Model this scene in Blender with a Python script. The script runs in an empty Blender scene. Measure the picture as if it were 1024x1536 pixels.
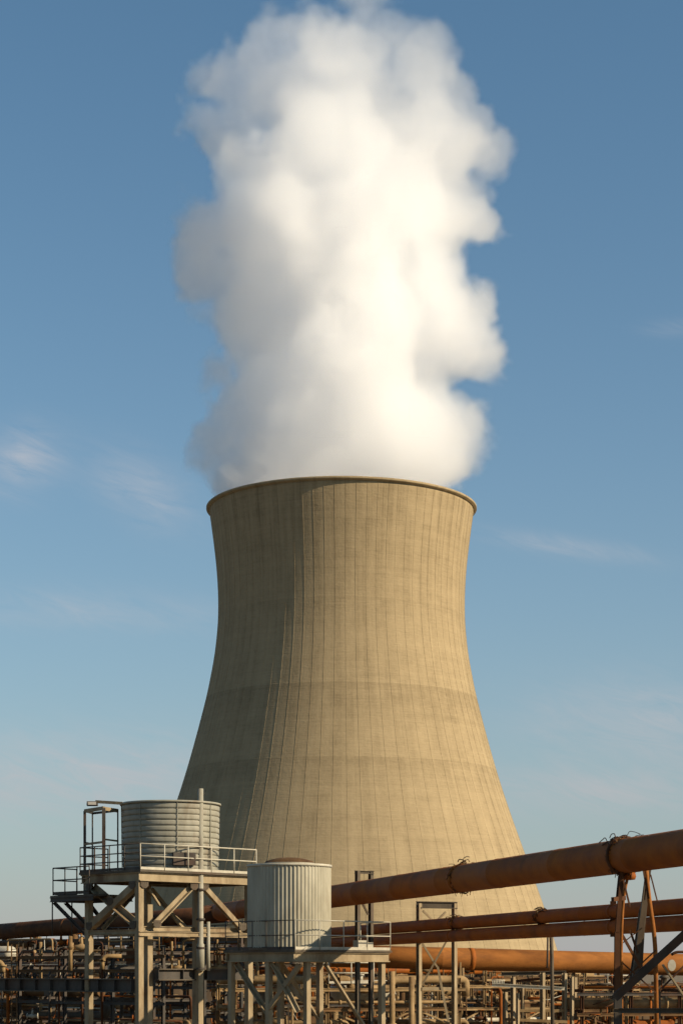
import bpy, math, random
from mathutils import Vector as V
R = math.radians
sc = bpy.context.scene
COL = sc.collection
rnd = random.Random(7)

# ------------------------------------------------------------------ camera, sky, sun, exposure
CAMZ, F, HZ, CX = 7.0, 3000.0, 1458.0, 512.0          # eye height; focal length, horizon row and centre column in photo pixels
cam = bpy.data.cameras.new('camera')
cam.sensor_fit = 'VERTICAL'; cam.sensor_height = 24; cam.sensor_width = 16
cam.lens = 24 * F / 1536; cam.shift_y = (HZ - 768) / 1536
cam.clip_start = 0.5; cam.clip_end = 20000
camo = bpy.data.objects.new('camera', cam); COL.objects.link(camo)
camo.location = (0, 0, CAMZ); camo.rotation_euler = (R(90), 0, 0)
sc.camera = camo

SUN_AZ, SUN_EL = 112.0, 28.0                          # clockwise from the view direction; elevation
sl = bpy.data.lights.new('sun', 'SUN'); sl.energy = 5.0; sl.angle = R(0.55); sl.color = (1.0, 0.84, 0.61)
so = bpy.data.objects.new('sun', sl); COL.objects.link(so)
sd = V((math.sin(R(SUN_AZ)) * math.cos(R(SUN_EL)), math.cos(R(SUN_AZ)) * math.cos(R(SUN_EL)), math.sin(R(SUN_EL))))
so.rotation_euler = sd.to_track_quat('Z', 'Y').to_euler(); so.location = (60, -40, 60)

w = bpy.data.worlds.new('World'); sc.world = w; w.use_nodes = True
nt = w.node_tree; nt.nodes.clear()
N = nt.nodes.new; L = nt.links.new
out = N('ShaderNodeOutputWorld'); bg = N('ShaderNodeBackground'); bg.inputs['Strength'].default_value = 0.072
sky = N('ShaderNodeTexSky'); sky.sky_type = 'NISHITA'; sky.sun_disc = False
sky.sun_elevation = R(SUN_EL); sky.sun_rotation = R(SUN_AZ)
sky.altitude = 0; sky.air_density = 1.0; sky.dust_density = 0.4; sky.ozone_density = 1.0
# thin cirrus: wisps fixed to directions of the sky
tc = N('ShaderNodeTexCoord'); sx = N('ShaderNodeSeparateXYZ'); L(tc.outputs['Generated'], sx.inputs[0])
def mth(op, a, b=None, clamp=False):
    m = N('ShaderNodeMath'); m.operation = op; m.use_clamp = clamp
    for i, q in enumerate((a, b)):
        if q is None: continue
        if isinstance(q, (int, float)): m.inputs[i].default_value = q
        else: L(q, m.inputs[i])
    return m.outputs[0]
yy = mth('MAXIMUM', sx.outputs[1], 0.05)
U = mth('DIVIDE', sx.outputs[0], yy); Wv = mth('DIVIDE', sx.outputs[2], yy)
cb = N('ShaderNodeCombineXYZ'); L(mth('MULTIPLY', U, 26.0), cb.inputs[0]); L(mth('MULTIPLY', mth('ADD', Wv, mth('MULTIPLY', U, .3)), 95.0), cb.inputs[1])
sk = N('ShaderNodeTexNoise'); sk.inputs['Scale'].default_value = 1.0; sk.inputs['Detail'].default_value = 7; sk.inputs['Roughness'].default_value = 0.62
sk.inputs['Distortion'].default_value = 0.9
L(cb.outputs[0], sk.inputs['Vector'])
tot = None
for (px, py, rx, ry, tilt, amp) in [(35, 690, 55, 45, -0.1, .25), (215, 735, 68, 46, .4, .21), (850, 820, 120, 15, .14, .17), (1010, 492, 40, 12, 0, .10),
                                (110, 1165, 260, 60, 0, .34), (960, 1085, 150, 60, .0, .26), (130, 915, 220, 30, .05, .13), (900, 1190, 240, 36, 0, .26)]:
    du = mth('SUBTRACT', U, (px - CX) / F); dv = mth('SUBTRACT', Wv, (HZ - py) / F)
    dv = mth('ADD', dv, mth('MULTIPLY', du, tilt))
    e = mth('ADD', mth('POWER', mth('ABSOLUTE', mth('DIVIDE', du, rx / F)), 2.0), mth('POWER', mth('ABSOLUTE', mth('DIVIDE', dv, ry / F)), 2.0))
    g = mth('MULTIPLY', mth('POWER', 2.718, mth('MULTIPLY', e, -1.0)), amp * 2.6)
    tot = g if tot is None else mth('ADD', tot, g)
mask = mth('MULTIPLY', tot, mth('MULTIPLY', mth('SUBTRACT', sk.outputs[0], 0.27, True), 2.0, True), True)
mx = N('ShaderNodeMix'); mx.data_type = 'RGBA'; L(mask, mx.inputs['Factor'])
tint = N('ShaderNodeMix'); tint.data_type = 'RGBA'; tint.blend_type = 'MULTIPLY'; tint.inputs['Factor'].default_value = 1
L(sky.outputs[0], tint.inputs['A']); tint.inputs['B'].default_value = (.68, 1.0, 1.07, 1)   # clear, slightly cyan air
L(tint.outputs['Result'], mx.inputs['A']); mx.inputs['B'].default_value = (5.9, 5.8, 6.0, 1)
# pale dusty air low over the horizon
hzm = mth('MULTIPLY', mth('POWER', 2.718, mth('MULTIPLY', mth('ABSOLUTE', sx.outputs[2]), -1/0.14)), 0.92)
hm = N('ShaderNodeMix'); hm.data_type = 'RGBA'; L(hzm, hm.inputs['Factor']); L(mx.outputs['Result'], hm.inputs['A']); hm.inputs['B'].default_value = (4.05, 3.75, 3.9, 1)
L(hm.outputs['Result'], bg.inputs['Color']); L(bg.outputs[0], out.inputs['Surface'])

sc.view_settings.view_transform = 'Standard'; sc.view_settings.look = 'None'
sc.view_settings.exposure = 0.5; sc.view_settings.gamma = 1.0
cy = sc.cycles
cy.use_denoising = True; cy.max_bounces = 40; cy.diffuse_bounces = 3; cy.glossy_bounces = 3
cy.volume_bounces = 40; cy.transparent_max_bounces = 64; cy.volume_step_rate = 5.0; cy.volume_max_steps = 256
cy.use_adaptive_sampling = True; cy.adaptive_threshold = 0.03

# ------------------------------------------------------------------ helpers
def P(px, py, Y):                                     # a photo pixel at depth Y -> a point of the place
    return V(((px - CX) / F * Y, Y, CAMZ + (HZ - py) / F * Y))
def Zat(py, Y): return CAMZ + (HZ - py) / F * Y
def Xat(px, Y): return (px - CX) / F * Y

def wloc(o):
    p = V((0, 0, 0))
    while o is not None: p = p + o.location; o = o.parent
    return p
def tag(o, label=None, cat=None, group=None, kind=None):
    if label: o['label'] = label
    if cat: o['category'] = cat
    if group: o['group'] = group
    if kind: o['kind'] = kind
    return o
def thing(name, loc, label, cat, group=None):
    o = bpy.data.objects.new(name, None); COL.objects.link(o); o.location = loc
    o.empty_display_size = .5
    return tag(o, label, cat, group)

class MB:
    def __init__(s): s.v = []; s.f = []; s.sm = []
    def add(s, vs, fs, smooth=False):
        b = len(s.v); s.v += [V(q) for q in vs]
        for f in fs: s.f.append(tuple(b + i for i in f)); s.sm.append(smooth)
        return s
    def prof(s, p0, p1, pts, up=None):                # extrude a 2-D outline from p0 to p1
        p0, p1 = V(p0), V(p1); d = (p1 - p0).normalized()
        up = V(up) if up is not None else (V((0, 0, 1)) if abs(d.z) < .95 else V((0, 1, 0)))
        a = d.cross(up).normalized(); b = a.cross(d).normalized()
        n = len(pts)
        vs = [p0 + a * x + b * y for x, y in pts] + [p1 + a * x + b * y for x, y in pts]
        fs = [(i, (i + 1) % n, n + (i + 1) % n, n + i) for i in range(n)]
        return s.add(vs, fs + [tuple(range(n))[::-1], tuple(range(n, 2 * n))])
    def beam(s, p0, p1, w, h=None, up=None):
        h = w if h is None else h
        return s.prof(p0, p1, [(-w/2, -h/2), (w/2, -h/2), (w/2, h/2), (-w/2, h/2)], up)
    def ibeam(s, p0, p1, w, h, up=None, t=.22):       # steel I section: flanges along the up sides
        tf, tw = h * .09 + .01, w * t / 2
        return s.prof(p0, p1, [(-w/2, -h/2), (w/2, -h/2), (w/2, -h/2+tf), (tw, -h/2+tf), (tw, h/2-tf), (w/2, h/2-tf), (w/2, h/2), (-w/2, h/2), (-w/2, h/2-tf), (-tw, h/2-tf), (-tw, -h/2+tf), (-w/2, -h/2+tf)], up)
    def angle(s, p0, p1, w, t=.02, up=None):          # L section
        return s.prof(p0, p1, [(-w/2, -w/2), (w/2, -w/2), (w/2, -w/2+t), (-w/2+t, -w/2+t), (-w/2+t, w/2), (-w/2, w/2)], up)
    def box(s, c, sx, sy, sz, rz=0):
        c = V(c); ca, sa = math.cos(rz), math.sin(rz)
        vs = []
        for z in (-sz/2, sz/2):
            for x, y in ((-sx/2, -sy/2), (sx/2, -sy/2), (sx/2, sy/2), (-sx/2, sy/2)):
                vs.append(c + V((x*ca - y*sa, x*sa + y*ca, z)))
        return s.add(vs, [(3, 2, 1, 0), (4, 5, 6, 7), (0, 1, 5, 4), (1, 2, 6, 5), (2, 3, 7, 6), (3, 0, 4, 7)])
    def tube(s, pts, r, n=12, caps=True):
        pts = [V(p) for p in pts]; k = len(pts)
        rr = r if isinstance(r, (list, tuple)) else [r] * k
        d0 = (pts[1] - pts[0]).normalized()
        a = d0.cross(V((0, 0, 1))) if abs(d0.z) < .95 else d0.cross(V((0, 1, 0)))
        a.normalize(); vs = []
        for i, p in enumerate(pts):
            d = (pts[min(i+1, k-1)] - pts[max(i-1, 0)]).normalized()
            a = (a - d * a.dot(d)).normalized(); b = d.cross(a)
            vs += [p + (a * math.cos(2*math.pi*j/n) + b * math.sin(2*math.pi*j/n)) * rr[i] for j in range(n)]
        fs = [(i*n+j, i*n+(j+1) % n, (i+1)*n+(j+1) % n, (i+1)*n+j) for i in range(k-1) for j in range(n)]
        s.add(vs, fs, True)
        if caps:
            b = len(s.v) - k*n
            s.f += [tuple(b+j for j in range(n))[::-1], tuple(b+(k-1)*n+j for j in range(n))]; s.sm += [False, False]
        return s
    def lathe(s, prof, c, n=48, smooth=True, mod=None):
        c = V(c); k = len(prof); vs = []
        for r, z in prof:
            for j in range(n):
                t = 2*math.pi*j/n; q = r + (mod(j) if mod and r > .01 else 0)
                vs.append(c + V((math.cos(t)*q, math.sin(t)*q, z)))
        fs = [(i*n+j, i*n+(j+1) % n, (i+1)*n+(j+1) % n, (i+1)*n+j) for i in range(k-1) for j in range(n)]
        return s.add(vs, fs, smooth)
    def build(s, name, mat, parent=None, loc=None):
        o0 = wloc(parent) if parent is not None else V(loc if loc is not None else (0, 0, 0))
        me = bpy.data.meshes.new(name)
        me.from_pydata([tuple(q - o0) for q in s.v], [], s.f); me.update()
        me.polygons.foreach_set('use_smooth', s.sm)
        me.materials.append(mat)
        o = bpy.data.objects.new(name, me); COL.objects.link(o)
        if parent is not None: o.parent = parent
        else: o.location = o0
        return o

def elbow(p0, p1, p2, r, n=6):                        # round corner p0-p1-p2
    p0, p1, p2 = V(p0), V(p1), V(p2); a = p1 + (p0-p1).normalized()*r; b = p1 + (p2-p1).normalized()*r
    return [a*(1-t)**2 + p1*2*t*(1-t) + b*t*t for t in [i/n for i in range(n+1)]]
def path(pts, r):                                     # polyline with rounded corners
    o = [V(pts[0])]
    for i in range(1, len(pts)-1): o += elbow(pts[i-1], pts[i], pts[i+1], r)
    return o + [V(pts[-1])]

# ------------------------------------------------------------------ materials
KA = .80
def material(name, c1, c2, rough=.7, metal=0.0, scale=1.5, stretch=(1, 1, 1), bump=.15, fine=9.0, lo=.35, hi=.68, c3=None, patch=.35, bdist=.02, spec=.18):
    c1, c2 = [tuple(x*KA for x in c) for c in (c1, c2)]; c3 = tuple(x*KA for x in c3) if c3 else None
    m = bpy.data.materials.new(name); m.use_nodes = True; t = m.node_tree; t.nodes.clear()
    n = t.nodes.new; l = t.links.new
    o = n('ShaderNodeOutputMaterial'); b = n('ShaderNodeBsdfPrincipled'); l(b.outputs[0], o.inputs[0])
    g = n('ShaderNodeNewGeometry'); mp = n('ShaderNodeMapping'); mp.inputs['Scale'].default_value = stretch
    l(g.outputs['Position'], mp.inputs[0])
    n1 = n('ShaderNodeTexNoise'); n1.inputs['Scale'].default_value = scale; n1.inputs['Detail'].default_value = 6; n1.inputs['Roughness'].default_value = .65
    l(mp.outputs[0], n1.inputs['Vector'])
    r1 = n('ShaderNodeValToRGB'); r1.color_ramp.elements[0].position = lo; r1.color_ramp.elements[1].position = hi
    r1.color_ramp.elements[0].color = (*c1, 1); r1.color_ramp.elements[1].color = (*c2, 1); l(n1.outputs[0], r1.inputs[0])
    col = r1.outputs[0]
    if c3:
        n3 = n('ShaderNodeTexNoise'); n3.inputs['Scale'].default_value = scale * .45; n3.inputs['Detail'].default_value = 8; n3.inputs['Roughness'].default_value = .7
        l(mp.outputs[0], n3.inputs['Vector'])
        r3 = n('ShaderNodeMapRange'); r3.inputs[1].default_value = .52; r3.inputs[2].default_value = .66; r3.inputs[4].default_value = patch
        l(n3.outputs[0], r3.inputs[0])
        x = n('ShaderNodeMix'); x.data_type = 'RGBA'; l(r3.outputs[0], x.inputs['Factor']); l(col, x.inputs['A']); x.inputs['B'].default_value = (*c3, 1)
        col = x.outputs['Result']
    l(col, b.inputs['Base Color'])
    n2 = n('ShaderNodeTexNoise'); n2.inputs['Scale'].default_value = fine; n2.inputs['Detail'].default_value = 4
    l(g.outputs['Position'], n2.inputs['Vector'])
    bp = n('ShaderNodeBump'); bp.inputs['Strength'].default_value = bump; bp.inputs['Distance'].default_value = bdist
    l(n2.outputs[0], bp.inputs['Height']); l(bp.outputs[0], b.inputs['Normal'])
    rr = n('ShaderNodeMapRange'); rr.inputs[3].default_value = rough - .12; rr.inputs[4].default_value = min(1, rough + .12); l(n1.outputs[0], rr.inputs[0])
    l(rr.outputs[0], b.inputs['Roughness']); b.inputs['Metallic'].default_value = metal
    b.inputs['Specular IOR Level'].default_value = spec
    return m
M = {}
M['steel_tan'] = material('tan_painted_steel', (.24, .175, .098), (.41, .32, .195), .62, 0, 1.6, (1, 1, .35), .2, c3=(.13, .065, .028), patch=.75)
M['steel_dark'] = material('dark_paint_and_shade_steel', (.045, .04, .034), (.10, .085, .07), .6, 0, 1.3, (1, 1, .5), .2, c3=(.12, .055, .03), patch=.5)  # dark paint; on shaded railings and racks it also stands in for shade
M['steel_grey'] = material('grey_primed_steel', (.07, .055, .037), (.135, .105, .072), .6, 0, 1.3, (1, 1, .5), .2, c3=(.10, .05, .025), patch=.45)
M['galv'] = material('galvanised_sheet', (.25, .235, .18), (.41, .385, .305), .5, 0, 1.4, (1, 1, .35), .1, c3=(.16, .10, .055), patch=.65)
M['silo_sheet'] = material('pale_weathered_sheet', (.33, .30, .22), (.50, .46, .35), .5, 0, 1.2, (1, 1, .3), .1, c3=(.2, .15, .09), patch=.55)
M['galv_rail'] = material('galvanised_tube', (.42, .38, .29), (.58, .53, .42), .5, 0, 2.5, bump=.05)
M['rust'] = material('rusted_pipe_steel', (.235, .060, .006), (.37, .110, .012), .72, 0, .9, (1, 1, 1), .3, fine=14, c3=(.12, .038, .010), patch=.6)
M['rust_orange'] = material('orange_rusted_steel', (.25, .088, .016), (.40, .150, .032), .8, 0, 1.3, (.35, 1, 1), .4, fine=14, lo=.36, hi=.66, c3=(.12, .045, .014), patch=.7)
M['rust_dark'] = material('dark_rusted_steel', (.06, .025, .011), (.13, .052, .02), .75, 0, 1.2, bump=.3, c3=(.16, .07, .024), patch=.5)
M['clutter_tan'] = material('weathered_tan_paint', (.20, .125, .052), (.42, .285, .14), .75, 0, .9, bump=.3, c3=(.09, .045, .02), patch=.75)
M['clutter_brown'] = material('weathered_brown_paint', (.10, .052, .02), (.21, .118, .05), .78, 0, .9, bump=.3, c3=(.05, .025, .014), patch=.7)
M['lamp_glass'] = material('lamp_glass_dusty', (.5, .45, .38), (.62, .57, .5), .3, 0, 3)
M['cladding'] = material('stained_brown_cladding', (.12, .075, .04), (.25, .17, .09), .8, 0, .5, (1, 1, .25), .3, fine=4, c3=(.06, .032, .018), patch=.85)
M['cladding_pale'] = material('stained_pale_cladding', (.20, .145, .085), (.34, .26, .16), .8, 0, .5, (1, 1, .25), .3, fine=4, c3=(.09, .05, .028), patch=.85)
M['cladding_shade'] = material('shade_dark_cladding', (.045, .03, .018), (.10, .065, .035), .85, 0, .5, (1, 1, .25), .3, fine=4, c3=(.02, .015, .01), patch=.8)  # cladding darkened so the shade over the left sheds is in its colour
M['dark_glass'] = material('dusty_dark_glass', (.02, .02, .02), (.05, .045, .04), .25, 0, 2)
M['ground'] = material('dry_gravel_soil', (.15, .115, .075), (.27, .21, .14), .95, 0, .08, bump=.6, fine=2.5, c3=(.10, .09, .05), patch=.7, bdist=.1)
M['concrete_foot'] = material('plain_concrete', (.25, .23, .19), (.36, .33, .28), .85, 0, 1.0)

# ------------------------------------------------------------------ ground
g = MB(); S = 9000
g.add([(-S, -600, 0), (S, -600, 0), (S, 2*S, 0), (-S, 2*S, 0)], [(0, 1, 2, 3)])
tag(g.build('ground', M['ground']), kind='structure')

# ------------------------------------------------------------------ cooling tower
TD, TS = 520.0, 520.0 / F
zt_top = Zat(766, TD)
def tower_material():
    m = bpy.data.materials.new('tower_concrete'); m.use_nodes = True; t = m.node_tree; t.nodes.clear()
    n = t.nodes.new; l = t.links.new
    o = n('ShaderNodeOutputMaterial'); b = n('ShaderNodeBsdfPrincipled'); l(b.outputs[0], o.inputs[0])
    b.inputs['Roughness'].default_value = .9; b.inputs['Specular IOR Level'].default_value = .15
    tcx = n('ShaderNodeTexCoord'); sp = n('ShaderNodeSeparateXYZ'); l(tcx.outputs['Object'], sp.inputs[0])
    def mm(op, a, c=None, clamp=False):
        q = n('ShaderNodeMath'); q.operation = op; q.use_clamp = clamp
        for i, e in enumerate((a, c)):
            if e is None: continue
            if isinstance(e, (int, float)): q.inputs[i].default_value = e
            else: l(e, q.inputs[i])
        return q.outputs[0]
    ang = mm('ARCTAN2', sp.outputs[1], sp.outputs[0]); z = sp.outputs[2]
    # cylindrical coordinates: streaks stretched down the wall, lifts ringed round it
    def cyl(ka, kz):
        c = n('ShaderNodeCombineXYZ'); l(mm('MULTIPLY', ang, ka), c.inputs[0]); l(mm('MULTIPLY', z, kz), c.inputs[1]); return c.outputs[0]
    def noise(vec, sc_, det=5, rough=.6):
        q = n('ShaderNodeTexNoise'); q.inputs['Scale'].default_value = sc_; q.inputs['Detail'].default_value = det; q.inputs['Roughness'].default_value = rough
        l(vec, q.inputs['Vector']); return q.outputs[0]
    streak = noise(cyl(22, .035), 1.0, 6, .65); mottle = noise(cyl(9, .22), 1.0, 7, .68); fine_ = noise(cyl(60, 1.1), 1.0, 4, .7)
    lift = noise(cyl(.5, .62), 1.0, 3, .75); board = noise(cyl(14, 2.4), 1.0, 2, .6)
    # panels between the ribs, each lift poured in its own tone
    pan = n('ShaderNodeTexWhiteNoise'); pan.noise_dimensions = '2D'
    c = n('ShaderNodeCombineXYZ'); l(mm('FLOOR', mm('MULTIPLY', ang, 80/(2*math.pi))), c.inputs[0]); l(mm('FLOOR', mm('MULTIPLY', z, 1/19.6)), c.inputs[1]); l(c.outputs[0], pan.inputs['Vector'])
    v = mm('ADD', mm('MULTIPLY', streak, .34), mm('MULTIPLY', mottle, .36))
    v = mm('ADD', v, mm('MULTIPLY', fine_, .15)); v = mm('ADD', v, mm('MULTIPLY', lift, .22)); v = mm('ADD', v, mm('MULTIPLY', board, .16))
    v = mm('ADD', v, mm('MULTIPLY', pan.outputs['Value'], .07))
    # three construction belts of slightly darker concrete
    for zz, wd, am in ((Zfront(1022), 14, .095), (Zfront(1134), 10, .07), (Zfront(895), 6, .04)):
        dz = mm('SUBTRACT', zz, z)
        belt = mm('MULTIPLY', mm('GREATER_THAN', dz, 0), mm('SUBTRACT', 1.0, mm('DIVIDE', dz, wd), True))
        v = mm('SUBTRACT', v, mm('MULTIPLY', belt, am))
    run = noise(cyl(30, .02), 1.0, 4, .7)
    runm = mm('MULTIPLY', mm('MULTIPLY', mm('SUBTRACT', run, .50, True), 2.2, True), mm('POWER', 2.718, mm('MULTIPLY', mm('SUBTRACT', zt_top, z), -1/30.0)))
    v = mm('SUBTRACT', v, mm('MULTIPLY', runm, .55))
    run2 = noise(cyl(18, .012), 1.0, 5, .7)
    v = mm('SUBTRACT', v, mm('MULTIPLY', mm('MULTIPLY', mm('SUBTRACT', run2, .55, True), 3.0, True), .10))
    rp = n('ShaderNodeValToRGB'); e = rp.color_ramp.elements
    e[0].position = .42; e[0].color = (.20, .150, .084, 1); e[1].position = .88; e[1].color = (.38, .292, .170, 1)
    k = e.new(.63); k.color = (.292, .223, .128, 1)
    l(v, rp.inputs[0]); l(rp.outputs[0], b.inputs['Base Color'])
    bp = n('ShaderNodeBump'); bp.inputs['Strength'].default_value = .5; bp.inputs['Distance'].default_value = .12
    l(mm('ADD', fine_, board), bp.inputs['Height']); l(bp.outputs[0], b.inputs['Normal'])
    return m
def Zfront(py):                                       # height of a ring whose nearest point is seen at row py
    z = Zat(py, TD)
    for _ in range(4): z = Zat(py, TD - tower_r(z))
    return z
prof_px = [(1560, 362), (1498, 344), (1420, 319.5), (1358, 300.5), (1334, 292), (1278, 272), (1222, 252), (1167, 234), (1111, 218), (1067, 206.5), (1045, 201), (1002, 192.5), (981, 189), (946, 185.3),
           (930, 184.3), (895, 184.2), (852, 186.8), (809, 191.8), (785, 195), (769, 197.5)]
prof_px.sort(key=lambda q: -q[0])
def tower_r(z):                                       # smooth interpolation of the silhouette
    pts = [(Zat(y, TD), r * TS) for y, r in prof_px]
    for i in range(len(pts)-1):
        if pts[i][0] <= z <= pts[i+1][0]:
            p = [pts[max(i-1, 0)], pts[i], pts[i+1], pts[min(i+2, len(pts)-1)]]
            h = p[2][0]-p[1][0]; t = (z-p[1][0])/h
            m1 = (p[2][1]-p[0][1])/(p[2][0]-p[0][0])*h; m2 = (p[3][1]-p[1][1])/(p[3][0]-p[1][0])*h
            return (2*t**3-3*t*t+1)*p[1][1]+(t**3-2*t*t+t)*m1+(-2*t**3+3*t*t)*p[2][1]+(t**3-t*t)*m2
    return pts[-1][1] if z > pts[-1][0] else pts[0][1]
M['tower'] = tower_material()
tower = thing('cooling_tower', (0, TD, 0), 'huge tan concrete hyperbolic cooling tower with thin vertical ribs', 'cooling tower')
zt = Zat(766, TD); NZ = 120
zs = [zt * i / NZ for i in range(NZ+1)]
# smooth the radius table a little so the outline has no kinks
rs = [tower_r(max(z, Zat(1560, TD))) for z in zs]
for _ in range(6): rs = [rs[0]] + [(rs[i-1]+2*rs[i]+rs[i+1])/4 for i in range(1, NZ)] + [rs[-1]]
sh = MB(); tc0 = V((0, TD, 0))
sh.lathe([(r, z) for r, z in zip(rs, zs)] + [(r-.9, z) for r, z in zip(rs[::-1], zs[::-1])], tc0, 240)
NR = 80
for k in range(NR):
    t = 2*math.pi*(k+.37)/NR + rnd.uniform(-.004, .004)
    hw = rnd.choice((.05, .06)); pr = rnd.uniform(.036, .05)
    z0 = 0; ct, st = math.cos(t), math.sin(t)
    vs = []
    for r, z in zip(rs, zs):
        for (off, side) in ((-.05, -hw*1.3), (pr, -hw), (pr, hw), (-.05, hw*1.3)):
            vs.append(tc0 + V((ct*(r+off) - st*side, st*(r+off) + ct*side, z)))
    fs = [(4*i+j, 4*i+j+1, 4*i+j+5, 4*i+j+4) for i in range(NZ) for j in range(3)]
    sh.add(vs, fs, False)
for py, h in ((1022, .03), (1134, .025), (895, .01)):  # lips of the construction joints
    z = Zfront(py); r = tower_r(z)
    sh.lathe([(r-.1, z-.30), (r+h+.02, z-.28), (r+h, z+.05), (r-.1, z+.12)], tc0, 240)
sh.build('shell', M['tower'], tower)
rm = MB(); r0 = rs[-1]
rm.lathe([(r0-.95, zt-.4), (r0+.1, zt-.4), (r0+.16, zt-.3), (r0+.72, zt-.16), (r0+.8, zt-.05), (r0+.8, zt+.32), (r0+.7, zt+.42), (r0-.95, zt+.42), (r0-.95, zt-.4)], tc0, 240)
rm.build('rim', M['tower'], tower)

# ------------------------------------------------------------------ steam plume
PUFFS = [(512, 742, 0, 165), (430, 700, -45, 106), (600, 700, -45, 104), (512, 690, 70, 150), (385, 690, 30, 62), (638, 695, 30, 58), (512, 640, 0, 160),
         (410, 590, 0, 92), (520, 560, -40, 140), (620, 585, 0, 92), (685, 548, 0, 62), (640, 500, -30, 96), (405, 500, 0, 88), (510, 450, -50, 125),
         (690, 448, 10, 42), (600, 425, 0, 86), (390, 420, 0, 92), (318, 405, 30, 56), (430, 330, -20, 128), (335, 330, 10, 78), (560, 330, -30, 140),
         (668, 295, 0, 80), (700, 225, 20, 54), (722, 335, 5, 38), (620, 230, 0, 105), (480, 260, -40, 110), (345, 232, 10, 56), (340, 125, 0, 62),
         (415, 115, 0, 85), (500, 125, -30, 98), (560, 62, 0, 70), (620, 112, 0, 82), (690, 140, 10, 48), (462, 42, 0, 42), (565, -15, 0, 55),
         (500, 200, 0, 125), (705, 175, 15, 55), (712, 275, 10, 52), (668, 215, 20, 70), (715, 555, 0, 45), (655, 640, 0, 70), (370, 640, 0, 75), (340, 560, 10, 40), (303, 395, 0, 56), (350, 480, 0, 58), (348, 655, 10, 48), (676, 655, 10, 42), (322, 190, 0, 52), (312, 115, 0, 45), (300, 320, 0, 54), (715, 322, 0, 44), (745, 346, 0, 26), (724, 545, 0, 50), (688, 605, 5, 50), (335, 612, 5, 50), (338, 690, 20, 48), (352, 722, -20, 46), (718, 235, 0, 48), (364, 705, 0, 52), (660, 708, 0, 56), (350, 60, 0, 30), (400, 55, 0, 38), (560, 180, 60, 120), (500, 330, 70, 130), (500, 480, 70, 130), (540, -80, 20, 70), (610, -120, 10, 60), (590, -190, 10, 60)]
def steam_nodes(ng, out_socket_maker, vox, as_mesh):
    n = ng.nodes.new; l = ng.links.new
    pos = n('GeometryNodeInputPosition').outputs[0]
    def vm(op, a, b_=None, s=None):
        q = n('ShaderNodeVectorMath'); q.operation = op
        for i, e in enumerate((a, b_)):
            if e is None: continue
            if isinstance(e, (tuple, list, V)): q.inputs[i].default_value = tuple(e)
            else: l(e, q.inputs[i])
        if s is not None: q.inputs['Scale'].default_value = s
        return q
    def mm(op, a, b_=None, c=None, clamp=False):
        q = n('ShaderNodeMath'); q.operation = op; q.use_clamp = clamp
        for i, e in enumerate((a, b_, c)):
            if e is None: continue
            if isinstance(e, (int, float)): q.inputs[i].default_value = e
            else: l(e, q.inputs[i])
        return q.outputs[0]
    def noise(scale, det, col=True):
        q = n('ShaderNodeTexNoise'); q.inputs['Scale'].default_value = scale; q.inputs['Detail'].default_value = det; q.inputs['Roughness'].default_value = .55
        l(pos, q.inputs['Vector']); return q.outputs['Color' if col else 0]
    def voro(vec, scale, smooth):
        q = n('ShaderNodeTexVoronoi'); q.feature = 'SMOOTH_F1'; q.inputs['Smoothness'].default_value = smooth; q.inputs['Scale'].default_value = scale
        l(vec, q.inputs['Vector']); return q.outputs['Distance']
    w1 = vm('SCALE', vm('SUBTRACT', noise(1/22, 2), (.5, .5, .5)).outputs[0], s=12.0).outputs[0]
    w2 = vm('SCALE', vm('SUBTRACT', noise(1/6.5, 2), (.5, .5, .5)).outputs[0], s=4.5).outputs[0]
    q = vm('ADD', vm('ADD', pos, w1).outputs[0], w2).outputs[0]
    d = None
    for (px, py, off, r) in PUFFS:
        c = (Xat(px, TD), TD + off * TS, Zat(py, TD))
        e = mm('SUBTRACT', vm('DISTANCE', q, c).outputs['Value'], r * TS)
        d = e if d is None else mm('SMOOTH_MIN', d, e, 3.0)
    b1 = mm('MULTIPLY', mm('SUBTRACT', voro(q, 1/16, .3), .46), 11.5)
    b2 = mm('MULTIPLY', mm('SUBTRACT', voro(q, 1/6.5, .35), .46), 4.6)
    b3 = mm('ADD', mm('MULTIPLY', mm('SUBTRACT', noise(1/2.6, 3, False), .5), 3.0), mm('MULTIPLY', mm('SUBTRACT', voro(q, 1/3.0, .4), .46), 2.0))
    d = mm('SUBTRACT', mm('ADD', mm('ADD', d, b1), mm('ADD', b2, b3)), -.5)
    sz = n('ShaderNodeSeparateXYZ'); l(pos, sz.inputs[0])
    # steam fills the throat just below the rim and nothing below it, staying clear of the wall
    low = mm('MULTIPLY', mm('SUBTRACT', sz.outputs[2], zt - 3.0), .4, None, True)
    thin = mm('SUBTRACT', 1.0, mm('MULTIPLY', mm('SUBTRACT', sz.outputs[2], Zat(360, TD)), .62/(300*TS), None, True))   # the plume thins out as it rises
    thin = mm('MAXIMUM', thin, .3)
    lump = mm('MAXIMUM', mm('ADD', mm('MULTIPLY', mm('SUBTRACT', noise(1/10, 3, False), .5), 1.8), 1.0), .45)          # denser and thinner clots inside
    thin = mm('MULTIPLY', thin, lump)
    den = mm('MULTIPLY', mm('POWER', mm('MULTIPLY', d, -1/2.8, None, True), 1.2), mm('MULTIPLY', low, thin))
    vc = n('GeometryNodeVolumeCube')
    lo = V((Xat(205, TD), TD - 215*TS, zt - 3)); hi = V((Xat(805, TD), TD + 215*TS, Zat(-275, TD)))
    vc.inputs['Min'].default_value = lo; vc.inputs['Max'].default_value = hi
    for k, ax in enumerate('XYZ'): vc.inputs['Resolution ' + ax].default_value = int((hi[k]-lo[k]) / vox)
    l(den, vc.inputs['Density'])
    last = vc.outputs[0]
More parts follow.
